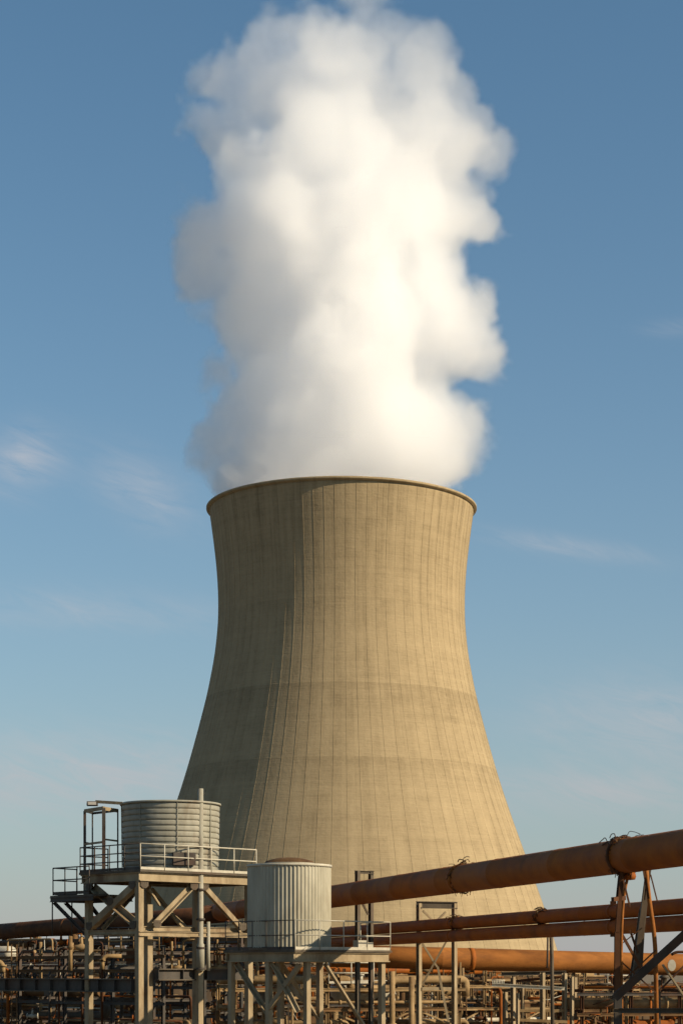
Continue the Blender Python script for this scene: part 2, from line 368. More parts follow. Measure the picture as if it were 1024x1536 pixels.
    if as_mesh:
        v2 = n('GeometryNodeVolumeToMesh'); v2.resolution_mode = 'GRID' if hasattr(v2, 'resolution_mode') else None
        v2.inputs['Threshold'].default_value = .06; l(last, v2.inputs['Volume']); last = v2.outputs[0]
    return last
def steam_group(name, vox, as_mesh, mat):
    ng = bpy.data.node_groups.new(name, 'GeometryNodeTree')
    ng.interface.new_socket('Geometry', in_out='OUTPUT', socket_type='NodeSocketGeometry')
    o = ng.nodes.new('NodeGroupOutput')
    s_ = ng.nodes.new('GeometryNodeSetMaterial'); s_.inputs['Material'].default_value = mat
    ng.links.new(steam_nodes(ng, None, vox, as_mesh), s_.inputs[0]); ng.links.new(s_.outputs[0], o.inputs[0])
    return ng
def vol_mat(name, dens, attr):
    m = bpy.data.materials.new(name); m.use_nodes = True; t = m.node_tree; t.nodes.clear()
    o = t.nodes.new('ShaderNodeOutputMaterial'); p = t.nodes.new('ShaderNodeVolumePrincipled')
    p.inputs['Color'].default_value = (1, 1, 1, 1) if not attr else (.994, .994, .996, 1); p.inputs['Anisotropy'].default_value = .6
    if attr:
        a = t.nodes.new('ShaderNodeAttribute'); a.attribute_name = 'density'
        k = t.nodes.new('ShaderNodeMath'); k.operation = 'MULTIPLY'; k.inputs[1].default_value = dens
        t.links.new(a.outputs['Fac'], k.inputs[0]); t.links.new(k.outputs[0], p.inputs['Density'])
        p.inputs['Density Attribute'].default_value = ''
    else:
        p.inputs['Density'].default_value = dens; p.inputs['Density Attribute'].default_value = ''
    t.links.new(p.outputs[0], o.inputs['Volume']); return m
M['steam'] = vol_mat('steam_vapour', .17, True)
M['veil'] = vol_mat('steam_thin_veil', .0008, False)
hull0 = bpy.data.objects.new('steam_hull_build', bpy.data.meshes.new('steam_hull_build')); COL.objects.link(hull0)
md = hull0.modifiers.new('g', 'NODES'); md.node_group = steam_group('steam_hull_nodes', 1.3, True, M['veil'])
me = bpy.data.meshes.new_from_object(hull0.evaluated_get(bpy.context.evaluated_depsgraph_get()))
me.name = 'steam_plume'; bpy.data.objects.remove(hull0)
me.materials.clear(); me.materials.append(M['veil'])
me.polygons.foreach_set('use_smooth', [True]*len(me.polygons))
plume = bpy.data.objects.new('steam_plume', me); COL.objects.link(plume)
tag(plume, 'thick billowing white steam plume rising from the mouth of the cooling tower', 'steam plume')
vapour = bpy.data.objects.new('vapour', bpy.data.volumes.new('vapour')); COL.objects.link(vapour); vapour.parent = plume
vapour.data.materials.append(M['steam'])
md = vapour.modifiers.new('g', 'NODES'); md.node_group = steam_group('steam_nodes', .62, False, M['steam'])

# ------------------------------------------------------------------ steel structures in front
def frame_axes(ang):                                  # unit axes of a structure turned by ang degrees
    return V((math.cos(R(ang)), math.sin(R(ang)), 0)), V((-math.sin(R(ang)), math.cos(R(ang)), 0))
Z3 = V((0, 0, 1))
def rail_run(root, mat, pts, h=1.1, rails=(1.0, .55), r=.024, post_step=1.3, toe=True, name='railing'):
    b = MB()
    for i in range(len(pts)-1):
        p, q = V(pts[i]), V(pts[i+1]); n = max(1, round((q-p).length / post_step))
        for k in range(n + 1):
            if k == n and i < len(pts)-2: continue
            c = p.lerp(q, k/n); b.tube([c, c + Z3*h], r, 8)
        for f in rails: b.tube([p + Z3*h*f, q + Z3*h*f], r*1.05, 8)
        if toe: b.beam(p + Z3*.06, q + Z3*.06, .012, .11)
    return b.build(name, mat, root)

# ---- elevated tank platform at the left
U1, V1 = frame_axes(44)
C0 = P(211, 1458, 85); C0.z = 0
def W1(a, b, z): return C0 + U1*a + V1*b + Z3*z
DZ = 11.36
tp = thing('tank_platform', W1(3, 2.1, 0), 'tall braced steel platform carrying the ribbed grey tank, far left of the plant', 'platform')
LA, LB = 6.35, 4.0
dk = MB()
dk.prof(W1(LA/2, -.18, DZ-.05), W1(LA/2, LB+.15, DZ-.05), [(-LA/2-.15, -.05), (LA/2+.15, -.05), (LA/2+.15, .05), (-LA/2-.15, .05)])
dk.build('deck', M['steel_grey'], tp)
for (a0, b0, a1, b1) in ((-.1, 0, LA+.1, 0), (-.1, LB, LA+.1, LB), (0, .13, 0, LB-.13), (LA, .13, LA, LB-.13), (LA*.5, .13, LA*.5, LB-.13)):
    MB().ibeam(W1(a0, b0, DZ-.295), W1(a1, b1, DZ-.295), .2, .38).build('deck_beam', M['steel_tan'], tp)
posts1 = [(.06, .16), (LA*.53, .16), (LA-.1, .16), (.06, LB-.3), (LA*.53, LB-.2), (LA-.1, LB-.2), (1.02, .75)]
for i, (a, b) in enumerate(posts1):
    top = DZ - .485 if i < 6 else DZ - 1.45
    MB().beam(W1(a, b, 0), W1(a, b, top), .27, .27, up=V1).build('post', M['steel_tan'], tp)
for (a0, b0, z0, a1, b1, z1, w) in (
        (.85, .12, 9.0, 2.95, .12, DZ-.6, .24), (5.75, .12, 8.95, 3.55, .12, DZ-.6, .22),            # inverted V of the lit side
        (.06, .3, DZ-.6, .06, LB-.5, 9.0, .30), (.06, LB-.5, DZ-.6, .06, .3, 9.0, .30),              # X of the shaded side
        (.9, LB-.2, 8.9, 2.9, LB-.2, DZ-.6, .16), (5.6, LB-.2, 8.9, 3.6, LB-.2, DZ-.6, .16),
        (3.2, .5, 8.8, 3.2, LB-.5, DZ-.7, .10), (3.2, LB-.5, 8.8, 3.2, .5, DZ-.7, .10),
        (1.1, .8, 10.6, 1.7, .8, 9.9, .13)):
    MB().angle(W1(a0, b0, z0), W1(a1, b1, z1), w, .05).build('brace', M['steel_tan'], tp)
for (a0, b0, a1, b1, z) in ((-.1, .0, LA, 0, 8.63), (.2, .35, LA, .35, 8.86), (0, .3, 0, LB, 8.72), (LA, .4, LA, LB-.3, 8.7), (0, LB, LA, LB, 8.7)):
    MB().ibeam(W1(a0, b0, z), W1(a1, b1, z), .14, .2).build('tie_beam', M['steel_tan'], tp)
rail_run(tp, M['galv_rail'], [W1(-.1, -.12, DZ), W1(LA+.1, -.12, DZ)], rails=(1.0, .52), r=.027, post_step=1.25)
rail_run(tp, M['steel_dark'], [W1(-.12, -.1, DZ), W1(-.12, LB+.1, DZ), W1(1.4, LB+.1, DZ)], rails=(1.0, .66, .34), r=.025, post_step=.95)  # shaded side: the darker steel carries its shade in the colour

def gusset(p, along, root, w_=.42, h_=.34):
    b = MB(); a = along.normalized(); n = a.cross(Z3).normalized(); p = V(p)
    pts = [(-w_/2, -h_/2), (w_/2, -h_/2), (w_/2, h_*.2), (w_*.2, h_/2), (-w_*.2, h_/2), (-w_/2, h_*.2)]
    f = [p + a*x - Z3*y - n*.012 for x, y in pts] + [p + a*x - Z3*y + n*.012 for x, y in pts]
    b.add(f, [tuple(range(6)), tuple(range(6, 12))[::-1]] + [(i, (i+1) % 6, 6+(i+1) % 6, 6+i) for i in range(6)])
    for x in (-.12, 0, .12): c = p + a*x + Z3*.06; b.tube([c - n*.03, c + n*.03], .022, 6)
    b.build('gusset_plate', M['steel_grey'], root)
for (a, b_, z, al) in ((.9, -.02, 9.05, U1), (2.95, -.02, DZ-.62, U1), (3.55, -.02, DZ-.62, U1), (5.75, -.02, 9.0, U1), (.2, -.02, DZ-.62, U1), (-.1, .45, DZ-.65, V1), (-.1, LB-.5, DZ-.65, V1), (-.1, .4, 9.0, V1), (-.1, LB-.5, 9.0, V1), (-.1, LB/2, 10.05, V1)):
    gusset(W1(a, b_, z), al, tp)

# lower walkway hung on the left side
wk = thing('side_walkway', W1(-.6, LB+1.0, 10.3), 'small railed walkway hung from the left side of the tank platform', 'walkway')
WZ = Zat(1345, 90)
wp = [W1(-.6, LB-1.2, WZ), W1(-.6, LB+1.45, WZ), W1(.8, LB+1.6, WZ)]
b = MB(); b.prof(W1(.45, LB-1.5, WZ-.06), W1(.45, LB+1.6, WZ-.06), [(-1.1, -.04), (1.1, -.04), (1.1, .04), (-1.1, .04)]); b.build('deck', M['steel_grey'], wk)
for (p, q) in ((W1(-.62, LB-1.5, WZ-.2), W1(-.62, LB+1.6, WZ-.2)), (W1(1.5, LB-1.5, WZ-.2), W1(1.5, LB+1.6, WZ-.2)), (W1(-.5, LB+1.6, WZ-.2), W1(1.4, LB+1.6, WZ-.2))):
    MB().ibeam(p, q, .12, .2).build('edge_beam', M['steel_dark'], wk)
rail_run(wk, M['steel_dark'], wp, rails=(1.0, .55, .1), r=.026, post_step=.9, h=1.2)
for (p, q) in ((W1(-.6, LB+1.4, WZ-.3), W1(.0, LB-.2, 8.6)), (W1(.1, LB+1.5, WZ-.3), W1(.3, LB-.1, 8.9)), (W1(1.4, LB+1.5, WZ-.3), W1(1.4, LB-.1, 8.8))):
    MB().angle(p, q, .13, .03).build('brace', M['steel_dark'], wk)
for (a, b_) in ((-.6, LB+1.5), (.5, LB+1.55)):
    MB().tube([W1(a, b_, WZ-.3), W1(a, b_, 8.6)], .03, 8).build('hanger_rod', M['steel_dark'], wk)

# ribbed tank on the platform
TC = W1(3.35, 2.1, DZ)
wt = thing('ribbed_tank', TC, 'round grey open-topped tank with horizontal ribs on the tall steel platform', 'tank')
ht, rt = Zat(1206, 88.5) - DZ, 2.17
pf = []; nrib = 12
for k in range(nrib):
    z0, z1 = .05 + (ht-.12)*k/nrib, .05 + (ht-.12)*(k+1)/nrib; rr = rt*(.975 + .025*(k+.5)/nrib)
    pf += [(rr-.004, z0), (rr+.004, z0+(z1-z0)*.3), (rr+.006, z0+(z1-z0)*.7), (rr+.003, z1-.045), (rr-.028, z1-.038), (rr-.028, z1-.010), (rr-.012, z1-.003)]
b = MB(); b.lathe(pf + [(rt-.1, ht-.05), (rt-.1, .3), (0, .3)], TC, 96); b.build('wall', M['galv'], wt)
b = MB(); b.lathe([(rt-.12, ht-.06), (rt+.06, ht-.06), (rt+.075, ht-.02), (rt+.06, ht+.03), (rt-.12, ht+.03)], TC, 96); b.build('top_rim', M['galv'], wt)
for k in range(4):                                    # vertical seams of the sheets
    t = -math.pi*.93 + k*math.pi/4; c = V((math.cos(t), math.sin(t), 0))
    MB().beam(TC + c*(rt-.02) + Z3*.1, TC + c*(rt+.02) + Z3*(ht-.1), .03, .03, up=c).build('seam', M['galv'], wt)
b = MB(); cdir = V((.35, -.94, 0)); b.box(TC + cdir*(rt+.0) + Z3*.55, 1.0, .18, .55, math.atan2(cdir.x, -cdir.y)); b.build('hatch', M['steel_dark'], wt)

vp = thing('vent_pipe', P(301, 1458, 87.3) - Z3*7, 'slender pale vertical pipe with collars rising in front of the ribbed grey tank', 'pipe')
q = P(301, 1458, 87.3); q.z = 0; ztop = Zat(1183, 87.3)
b = MB(); b.tube([q + Z3*7.05, q + Z3*8.2, q + Z3*8.25, q + Z3*ztop], [.17, .17, .125, .12], 16); b.build('tube', M['galv'], vp)
for z in (7.15, 8.05, 9.3, 10.6): MB().lathe([(.1, z-.04), (.2, z-.04), (.2, z+.04), (.1, z+.04)], q, 16, False).build('collar', M['steel_dark'], vp)
b = MB(); q2 = q + V((.32, .25, 0)); b.tube([q2 + Z3*7.05, q2 + Z3*9.2], .08, 12); b.build('side_tube', M['galv'], vp)

# open hoist frame left of the tank
hf = thing('hoist_frame', P(150, 1305, 89.5), 'open rectangular frame of thin dark posts between the side walkway and ribbed tank', 'frame')
hy = 89.0; ht0, ht1 = DZ, Zat(1216, hy)
hp = {k: P(px, 1458, y_) for k, px, y_ in (('a', 127.5, 89.2), ('b', 156, 87.6), ('c', 139, 90.4), ('d', 177, 88.8))}
for k, r_ in (('a', .055), ('b', .07), ('c', .03), ('d', .03)):
    p = hp[k].copy(); p.z = 0
    MB().beam(p + Z3*(WZ if k == 'a' else DZ), p + Z3*ht1, r_*2).build('post', M['steel_dark'], hf)
def hz(k, z): p = hp[k].copy(); p.z = z; return p
for (k1, k2, z, m_, h_) in (('a', 'b', ht1, 'steel_tan', .16), ('b', 'd', ht1-.02, 'steel_tan', .16), ('a', 'c', ht1+.01, 'steel_dark', .1), ('c', 'd', ht1-.01, 'steel_dark', .1),
                          ('a', 'b', Zat(1266, hy), 'steel_tan', .09), ('b', 'd', Zat(1262, hy), 'steel_tan', .07), ('a', 'c', Zat(1264, hy)+.02, 'steel_tan', .07)):
    MB().beam(hz(k1, z), hz(k2, z), .07, h_).build('crossbar', M[m_], hf)

fl = thing('floodlight', P(178, 1206, 88.3), 'floodlight on a thin horizontal arm fixed to the top of the ribbed grey tank', 'floodlight')
b = MB(); b.beam(P(184, 1205, 88.0), P(144, 1202.5, 88.4), .09, .13); b.build('arm', M['steel_tan'], fl)
b = MB(); c = P(138.5, 1205.5, 88.45); b.prof(c - V((.22, 0, 0)), c + V((.24, 0, 0)), [(-.2, -.07), (-.14, -.1), (.14, -.1), (.2, -.07), (.12, .1), (-.12, .1)]); h_ = b.build('lamp_head', M['steel_dark'], fl)
b = MB(); b.box(c + V((.02, -.2, -.0)), .36, .03, .13); b.build('lens', M['lamp_glass'], h_)

# ---- silo and its platform
U2, V2 = frame_axes(42)
C2 = P(443, 1458, 74.4); C2.z = 0
def W2(a, b, z): return C2 + U2*a + V2*b + Z3*z
SZ = Zat(1424.5, 74.4)
SA, SB = 4.65, 4.0
sp_ = thing('silo_platform', W2(2.5, 2.1, 0), 'railed steel platform on braced legs under the corrugated silo', 'platform')
b = MB(); b.prof(W2(SA/2, -.15, SZ-.04), W2(SA/2, SB+.1, SZ-.04), [(-SA/2-.15, -.04), (SA/2+.15, -.04), (SA/2+.15, .04), (-SA/2-.15, .04)]); b.build('deck', M['steel_grey'], sp_)
for (a0, b0, a1, b1) in ((-.1, 0, SA+.1, 0), (-.1, SB, SA+.1, SB), (0, .12, 0, SB-.12), (SA, .12, SA, SB-.12), (2.4, .12, 2.4, SB-.12)):
    MB().ibeam(W2(a0, b0, SZ-.265), W2(a1, b1, SZ-.265), .18, .36).build('deck_beam', M['steel_tan'], sp_)
for i, (a, b_) in enumerate(((.7, .15), (SA-.12, .15), (.06, 1.6), (.06, SB-.15), (2.5, SB-.2), (SA-.1, SB-.2))):
    MB().beam(W2(a, b_, 0), W2(a, b_, SZ-.45), .2, .22, up=V2).build('post', M['steel_tan'], sp_)
for (p, q_) in ((W2(1.6, .1, SZ-.5), W2(4.2, .1, SZ-3.6)), (W2(.1, 1.4, SZ-.5), W2(.1, -.0, SZ-2.3)), (W2(.66, .3, SZ-1.9), W2(.1, 1.5, SZ-.5)), (W2(.3, .1, SZ-.55), W2(-.0, 1.5, SZ-2.2)), (W2(.1, SB-.4, SZ-.5), W2(.1, 1.7, SZ-2.4)), (W2(2.6, SB-.2, SZ-.5), W2(4.8, SB-.2, SZ-3.0))):
    MB().angle(p, q_, .17, .04).build('brace', M['steel_tan'], sp_)
rail_run(sp_, M['galv_rail'], [W2(-.1, -.1, SZ), W2(SA+.1, -.1, SZ), W2(SA+.1, 1.6, SZ)], rails=(1.0, .5), r=.02, post_step=1.2)
rail_run(sp_, M['steel_dark'], [W2(-.12, -.08, SZ), W2(-.12, SB, SZ)], rails=(1.0, .5), r=.02, post_step=.8)  # railing turned from the sun, its shade put into darker steel

SC = W2(1.45, 2.05, SZ)
si = thing('corrugated_silo', SC, 'round silo of vertically corrugated sheet with a shallow lid, on the railed platform', 'silo')
rs_, hs = 1.58, Zat(1297, 75.7) - SZ
b = MB(); NC = 66
b.lathe([(rs_, .02), (rs_, hs*.5), (rs_, hs)], SC, NC*4, True, mod=lambda j: (.030, .012, -.018, .0)[j % 4]); b.build('wall', M['silo_sheet'], si)
b = MB(); b.lathe([(rs_-.1, hs-.05), (rs_+.05, hs-.05), (rs_+.06, hs-.0), (rs_+.05, hs+.045), (rs_-.1, hs+.05)], SC, 72); b.build('top_rim', M['galv_rail'], si)
b = MB(); b.lathe([(rs_-.08, hs+.02), (rs_*.62, hs+.08), (rs_*.57, hs+.2), (rs_*.3, hs+.31), (0, hs+.35)], SC, 48); b.build('lid', M['clutter_brown'], si)
b = MB(); b.lathe([(rs_*.62, hs+.07), (rs_*.64, hs+.09), (rs_*.62, hs+.115), (rs_*.59, hs+.11)], SC, 48); b.build('lid_rim', M['silo_sheet'], si)
b = MB(); b.lathe([(rs_+.03, 0), (rs_+.09, 0), (rs_+.09, .09), (rs_+.03, .09)], SC, 72, False); b.build('base_ring', M['steel_grey'], si)
jb = thing('junction_box', W2(3.7, .5, SZ), 'pale junction boxes on a low bracket at the right end of the silo platform', 'box')
b = MB(); b.box(W2(3.7, .5, SZ+.24), .42, .3, .3, R(42)); b.box(W2(4.15, .5, SZ+.2), .3, .24, .22, R(42)); b.build('casing', M['galv_rail'], jb)
b = MB(); b.beam(W2(3.4, .5, SZ+.05), W2(4.4, .5, SZ+.05), .2, .08); b.build('bracket', M['steel_dark'], jb)

# ------------------------------------------------------------------ big pipes
def line_pt(A, B, px):                                # the point of a horizontal run seen at column px
    k = (px - CX) / F; d = B - A
    t = (k*A.y - A.x) / (d.x - k*d.y); return A + d*t
def pipeline(name, A, B, r, mat, label, joints=(), strap='rust_dark', n=40, sag=0.0):
    A, B = V(A), V(B); o = thing(name, (A + B)/2, label, 'pipe')
    K = 60; pts = []; rr = []; Ln = (B-A).length; nw = max(4, int(Ln/5.6))
    for i in range(nw + 1):                           # butt welds every few metres, each length a hair out of true
        t = i/nw; e = .035/Ln; f = 1 + .006*math.sin(i*2.7)
        if 0 < i < nw: pts += [A.lerp(B, t-e*1.6), A.lerp(B, t-e*.5), A.lerp(B, t+e*.5), A.lerp(B, t+e*1.6)]; rr += [r, r*1.018, r*1.018, r*f]
        else: pts.append(A.lerp(B, t)); rr.append(r)
    MB().tube(pts, rr, n).build('tube', M[mat], o)
    d = (B-A).normalized()
    for px in joints:
        c = line_pt(A, B, px)
        b = MB(); b.tube([c - d*.13, c - d*.125, c + d*.125, c + d*.13], [r*.9, r*1.022, r*1.022, r*.9], n); b.build('joint_band', M[strap], o)
    return o
PA, PB = V((9.2+.2705*36, 18, Zat(1272, 54)-.0137)), V((9.2-.2705*(135-54), 135, Zat(1346, 91)))
pipeline('upper_pipe', PA, PB, .5, 'rust', 'thickest brown rusted pipe, highest of those crossing the base of the tower', (935, 690), strap='rust')
mz = CAMZ + 86*61/3000
for k, (dz, nm, lab) in enumerate(((.256, 'middle_pipe', 'upper of the two stacked brown pipes running below the thickest pipe'), (-.256, 'middle_pipe', 'lower of the two stacked brown pipes running below the thickest pipe'))):
    pipeline(nm, V((10.4+.27*43, 18, mz+dz)), V((10.4-.27*(125-61), 125, mz+dz)), .249, 'rust', lab, (920, 678), strap='rust', n=28)
pipeline('low_pipe', P(495, 1433.5, 99), P(1420, 1457.5, 107), .56, 'rust_orange', 'sunlit orange pipe lowest of the large pipes, right of the silo', (705,), strap='rust')
pipeline('left_pipe', P(-60, 1402.5, 128), P(345, 1370, 113), .5, 'rust_dark', 'dark brown pipe passing behind the legs of the tank platform against the sky', (100,))

def frayed(c, r, d, n, label, seed):                  # loose straps, wires and torn lagging at a joint
    rr = random.Random(seed); o = thing('torn_lagging', c, label, 'lagging'); side = d.cross(Z3).normalized()
    if side.y > 0: side = -side
    def on(a, f=1.02): return side*math.cos(a)*r*f + Z3*math.sin(a)*r*f
    b = MB()
    for k in range(n):                                # wires curling off the top and trailing along the pipe
        s0 = c + d*rr.uniform(-.3, .3) + on(rr.uniform(.6, 2.2)); g = rr.choice((-1, 1, 1))
        e1 = s0 + Z3*rr.uniform(.04, .22)*r*2 + d*g*rr.uniform(0, .3); e2 = e1 + d*g*rr.uniform(.1, .5) + Z3*rr.uniform(-.1, .06); e3 = e2 + d*g*rr.uniform(.05, .4) - Z3*rr.uniform(.0, .12)
        b.tube(path([s0, e1, e2, e3], .09), rr.choice((.010, .014, .02)), 5)
    for k in range(n):                                # strands hanging below
        s0 = c + d*rr.uniform(-.35, .45) + on(-rr.uniform(.9, 2.0)); e = s0 - Z3*rr.uniform(.03, .16) + d*rr.uniform(-.1, .1)
        b.tube([s0, s0.lerp(e, .5) + d*rr.uniform(-.05, .05), e], rr.choice((.012, .018)), 5)
    b.build('wire_fringe', M['rust_dark'], o)
    for cm, cnt, lo_, hi_ in (('clutter_tan', 46, .75, 2.3), ('rust_dark', 70, -2.2, .4)):
        b = MB()                                      # torn fibres of the wrapping
        for k in range(cnt):
            p = c + d*(rr.gauss(0, .11)) + on(rr.uniform(lo_, hi_), rr.uniform(1.0, 1.04)); out_ = (p - c); out_ -= d*out_.dot(d); out_.normalize()
            q1 = p + V((rr.uniform(-1, 1), rr.uniform(-1, 1), rr.uniform(-1, 1)))*.11; q2 = p + out_*rr.uniform(.01, .07) + d*rr.uniform(-.06, .06)
            b.add([p, q1, q2, p + out_*.02 + d*.03], [(0, 1, 2), (0, 2, 3), (1, 3, 2), (0, 3, 1)])
        b.build('wrap_fringe', M[cm], o)
    b = MB(); pts = []
    for k in range(15):
        a = R(150 - 175*k/14); pts.append(c + on(a, 1.0) + on(a, .06) + d*.05*math.sin(k*1.3+seed))
    b.tube(pts, [.035+.018*math.sin(k*1.7) for k in range(15)], 7); b.build('strap', M['rust_orange'], o)
    return o
dU = (PB-PA).normalized()
frayed(line_pt(PA, PB, 935), .5, dU, 14, 'frayed wires and strap on top of the thickest pipe above the trestle', 1)
frayed(line_pt(PA, PB, 694), .5, dU, 9, 'frayed wires and strap on the thickest pipe in front of the tower', 2)
MA, MBp = V((10.4+.27*43, 18, mz+.262)), V((10.4-.27*(125-61), 125, mz+.262))
frayed(line_pt(MA, MBp, 812), .243, dU, 7, 'frayed strap on the stacked pipes near the tower edge', 3)
frayed(line_pt(MA, MBp, 685), .243, dU, 9, 'frayed wires on the stacked pipes above the ladder-like frame', 4)

# ---- trestle under the pipes at the right
TQ = line_pt(PA, PB, 938); TQ.z = 0
tr = thing('pipe_trestle', TQ, 'leaning rusted trestle legs carrying the brown pipes near the right edge', 'trestle')
def at(px, py, dy=0): return P(px, py, TQ.y + dy)
zt_ = PA.z - .5
MB().ibeam(at(932, 1305), at(925, 1400), .12, .16).build('leg', M['rust_dark'], tr)
MB().ibeam(at(925, 1398, .02), at(924, 1600, .02), .15, .2).build('leg', M['rust_dark'], tr)
MB().tube(path([at(968, 1300, .7), at(972, 1345, .7), at(982, 1410, .7), at(985, 1600, .7)], .6), .065, 12).build('leg', M['rust_orange'], tr)
MB().tube(path([at(944, 1300, .3), at(934, 1345, .3), at(931, 1405, .3), at(932, 1600, .3)], .5), .045, 10).build('leg', M['rust_orange'], tr)
b = MB()
b.prof(at(972, 1302, 1.1), at(950, 1470, 1.1), [(-.07, -.1), (.07, -.1), (.07, .1), (-.07, .1)]); b.build('leg', M['steel_grey'], tr)
b = MB(); g0 = [at(968, 1345, 1.25), at(958, 1365, 1.25), at(943, 1470, 1.25), at(962, 1470, 1.25), at(966, 1400, 1.25), at(971, 1350, 1.25)]
b.add(g0 + [p + V((0, .06, 0)) for p in g0], [tuple(range(6)), tuple(range(6, 12))[::-1]] + [(i, 6+i, 6+(i+1) % 6, (i+1) % 6) for i in range(6)]); b.build('gusset_plate', M['steel_grey'], tr)
for (x0, y0, x1, y1, dy, w_) in ((934, 1320, 944, 1360, -.1, .05), (964, 1302, 972, 1348, .5, .06), (931, 1400, 962, 1455, .4, .08), (944, 1395, 956, 1430, .9, .06), (928, 1310, 924, 1348, .1, .05), (975, 1312, 985, 1352, .4, .035), (970, 1305, 966, 1350, .8, .03), (937, 1310, 932, 1350, .5, .03), (926, 1420, 962, 1392, .8, .03), (935, 1470, 983, 1425, .5, .04), (928, 1440, 984, 1490, .6, .04)):
    MB().beam(at(x0, y0, dy), at(x1, y1, dy), w_).build('brace', M['rust_dark'], tr)
cM = line_pt(MA, MBp, 918)
MB().box(V((cM.x-.02, cM.y-.32, mz)), .2, .06, 1.18, R(-15)).build('pipe_clamp', M['rust_dark'], tr)
MB().beam(at(918, 1349, -.2), at(936, 1347, .2), .1, .12).build('clamp_bar', M['rust_dark'], tr)
b = MB(); c = line_pt(PA, PB, 936); pts = [c + dU.cross(Z3).normalized()*math.cos(R(a))*.54 + Z3*math.sin(R(a))*.54 for a in range(-180, 181, 15)]
b.tube(pts, .05, 8, caps=False); b.build('u_bolt', M['rust_dark'], tr)
b = MB(); b.lathe([(.0, -.12), (.17, -.1), (.2, 0), (.17, .1), (0, .12)], c + V((.15, .1, -.58)), 14); b.build('roller', M['rust'], tr)

# ---- dark frame at the lower right corner
df = thing('corner_frame', P(985, 1520, 52), 'dark steel frame with one long diagonal beam cutting into the lower right corner', 'frame')
MB().ibeam(P(922, 1496, 52), P(1040, 1389, 51), .2, .22, up=V((0, -1, 0))).build('diagonal', M['steel_dark'], df)
MB().ibeam(P(920, 1516, 52.4), P(1080, 1516, 52.4), .14, .13).build('rail_beam', M['steel_grey'], df)
MB().ibeam(P(1062, 1380, 51.6), P(1062, 1640, 51.6), .24, .24).build('post', M['steel_dark'], df)
MB().ibeam(P(926, 1490, 52.8), P(926, 1640, 52.8), .2, .2).build('post', M['steel_dark'], df)
xb = thing('cross_brace', P(1008, 1462, 66), 'crossed steel bars with a pale round disc at their middle, low at the right edge', 'brace')
MB().beam(P(993, 1447, 66), P(1032, 1505, 66), .26, .05).build('bar', M['steel_tan'], xb)
MB().beam(P(988, 1486, 66.1), P(1034, 1440, 66.1), .16, .05).build('bar', M['rust_dark'], xb)
MB().beam(P(1030, 1420, 66.4), P(1030, 1640, 66.4), .2).build('post', M['steel_grey'], xb)
MB().beam(P(986, 1470, 66.4), P(986, 1640, 66.4), .16).build('post', M['steel_grey'], xb)
b = MB(); c = P(1007, 1448, 65.8); vs = []
b.prof(c, c + V((0, .1, 0)), [(math.cos(2*math.pi*k/20)*.13, math.sin(2*math.pi*k/20)*.19) for k in range(20)]); b.build('disc', M['galv_rail'], xb)
xt = thing('cross_truss', P(1012, 1440, 67), 'thin dark curved pipe above the crossed bars at the right edge', 'pipe')
MB().tube(path([P(1006, 1432, 68), P(1013, 1428, 68), P(1040, 1428, 68)], .1), .05, 10).build('tube', M['rust_dark'], xt)

# ---- ladder-like portal frame that carries the stacked pipes
def portal(px0, px1, ytop, Y, label, w=.18, xb=True, tie=1483, cap=.3, mat='steel_tan', drop=1700, capdark=True):
    o = thing('portal_frame', P((px0+px1)/2, 1458, Y) - Z3*7, label, 'frame')
    for i, px in enumerate((px0, px1)):
        MB().ibeam(P(px, drop, Y + .35*i), P(px, ytop + 2, Y + .35*i), w, w, up=V((.7, -.7, 0))).build('post', M[mat], o)
    h = cap
    MB().ibeam(P(px0 - 4, ytop + 4, Y - .02), P(px1 + 4, ytop + 5, Y + .34), w*.9, h).build('cap_beam', M['steel_grey' if capdark else mat], o)
    if tie: MB().beam(P(px0 + 4, tie, Y), P(px1 - 4, tie, Y + .35), .14, .13).build('tie_beam', M[mat], o)
    if xb:
        for (x0, y0, x1, y1) in xb: MB().beam(P(x0, y0, Y + .1), P(x1, y1, Y + .2), .1, .08).build('brace', M[mat], o)
    return o
portal(628, 681, 1353, 87, 'tall ladder-like steel frame with crossed braces standing behind the stacked brown pipes',
       xb=((631, 1412, 656, 1452), (656, 1450, 672, 1532), (669, 1412, 633, 1477), (634, 1366, 652, 1384), (652, 1384, 668, 1368)), tie=1483)
portal(536, 556, 1304, 88, 'small goalpost-shaped frame sticking up behind the thickest pipe near the silo', w=.17, xb=((538, 1345, 552, 1372),), tie=0, cap=.13, mat='steel_grey')

hg = thing('pipe_hanger', P(824, 1440, 72.6), 'pair of thin dark rods hanging from the stacked pipes past the orange pipe', 'hanger')
MB().tube([P(821, 1404, 72.6), P(820, 1452, 72.6)], .035, 8).build('rod', M['steel_dark'], hg)
MB().tube(path([P(826, 1404, 72.8), P(827, 1440, 72.8), P(829, 1640, 72.8)], .2), .07, 10).build('rod', M['steel_grey'], hg)

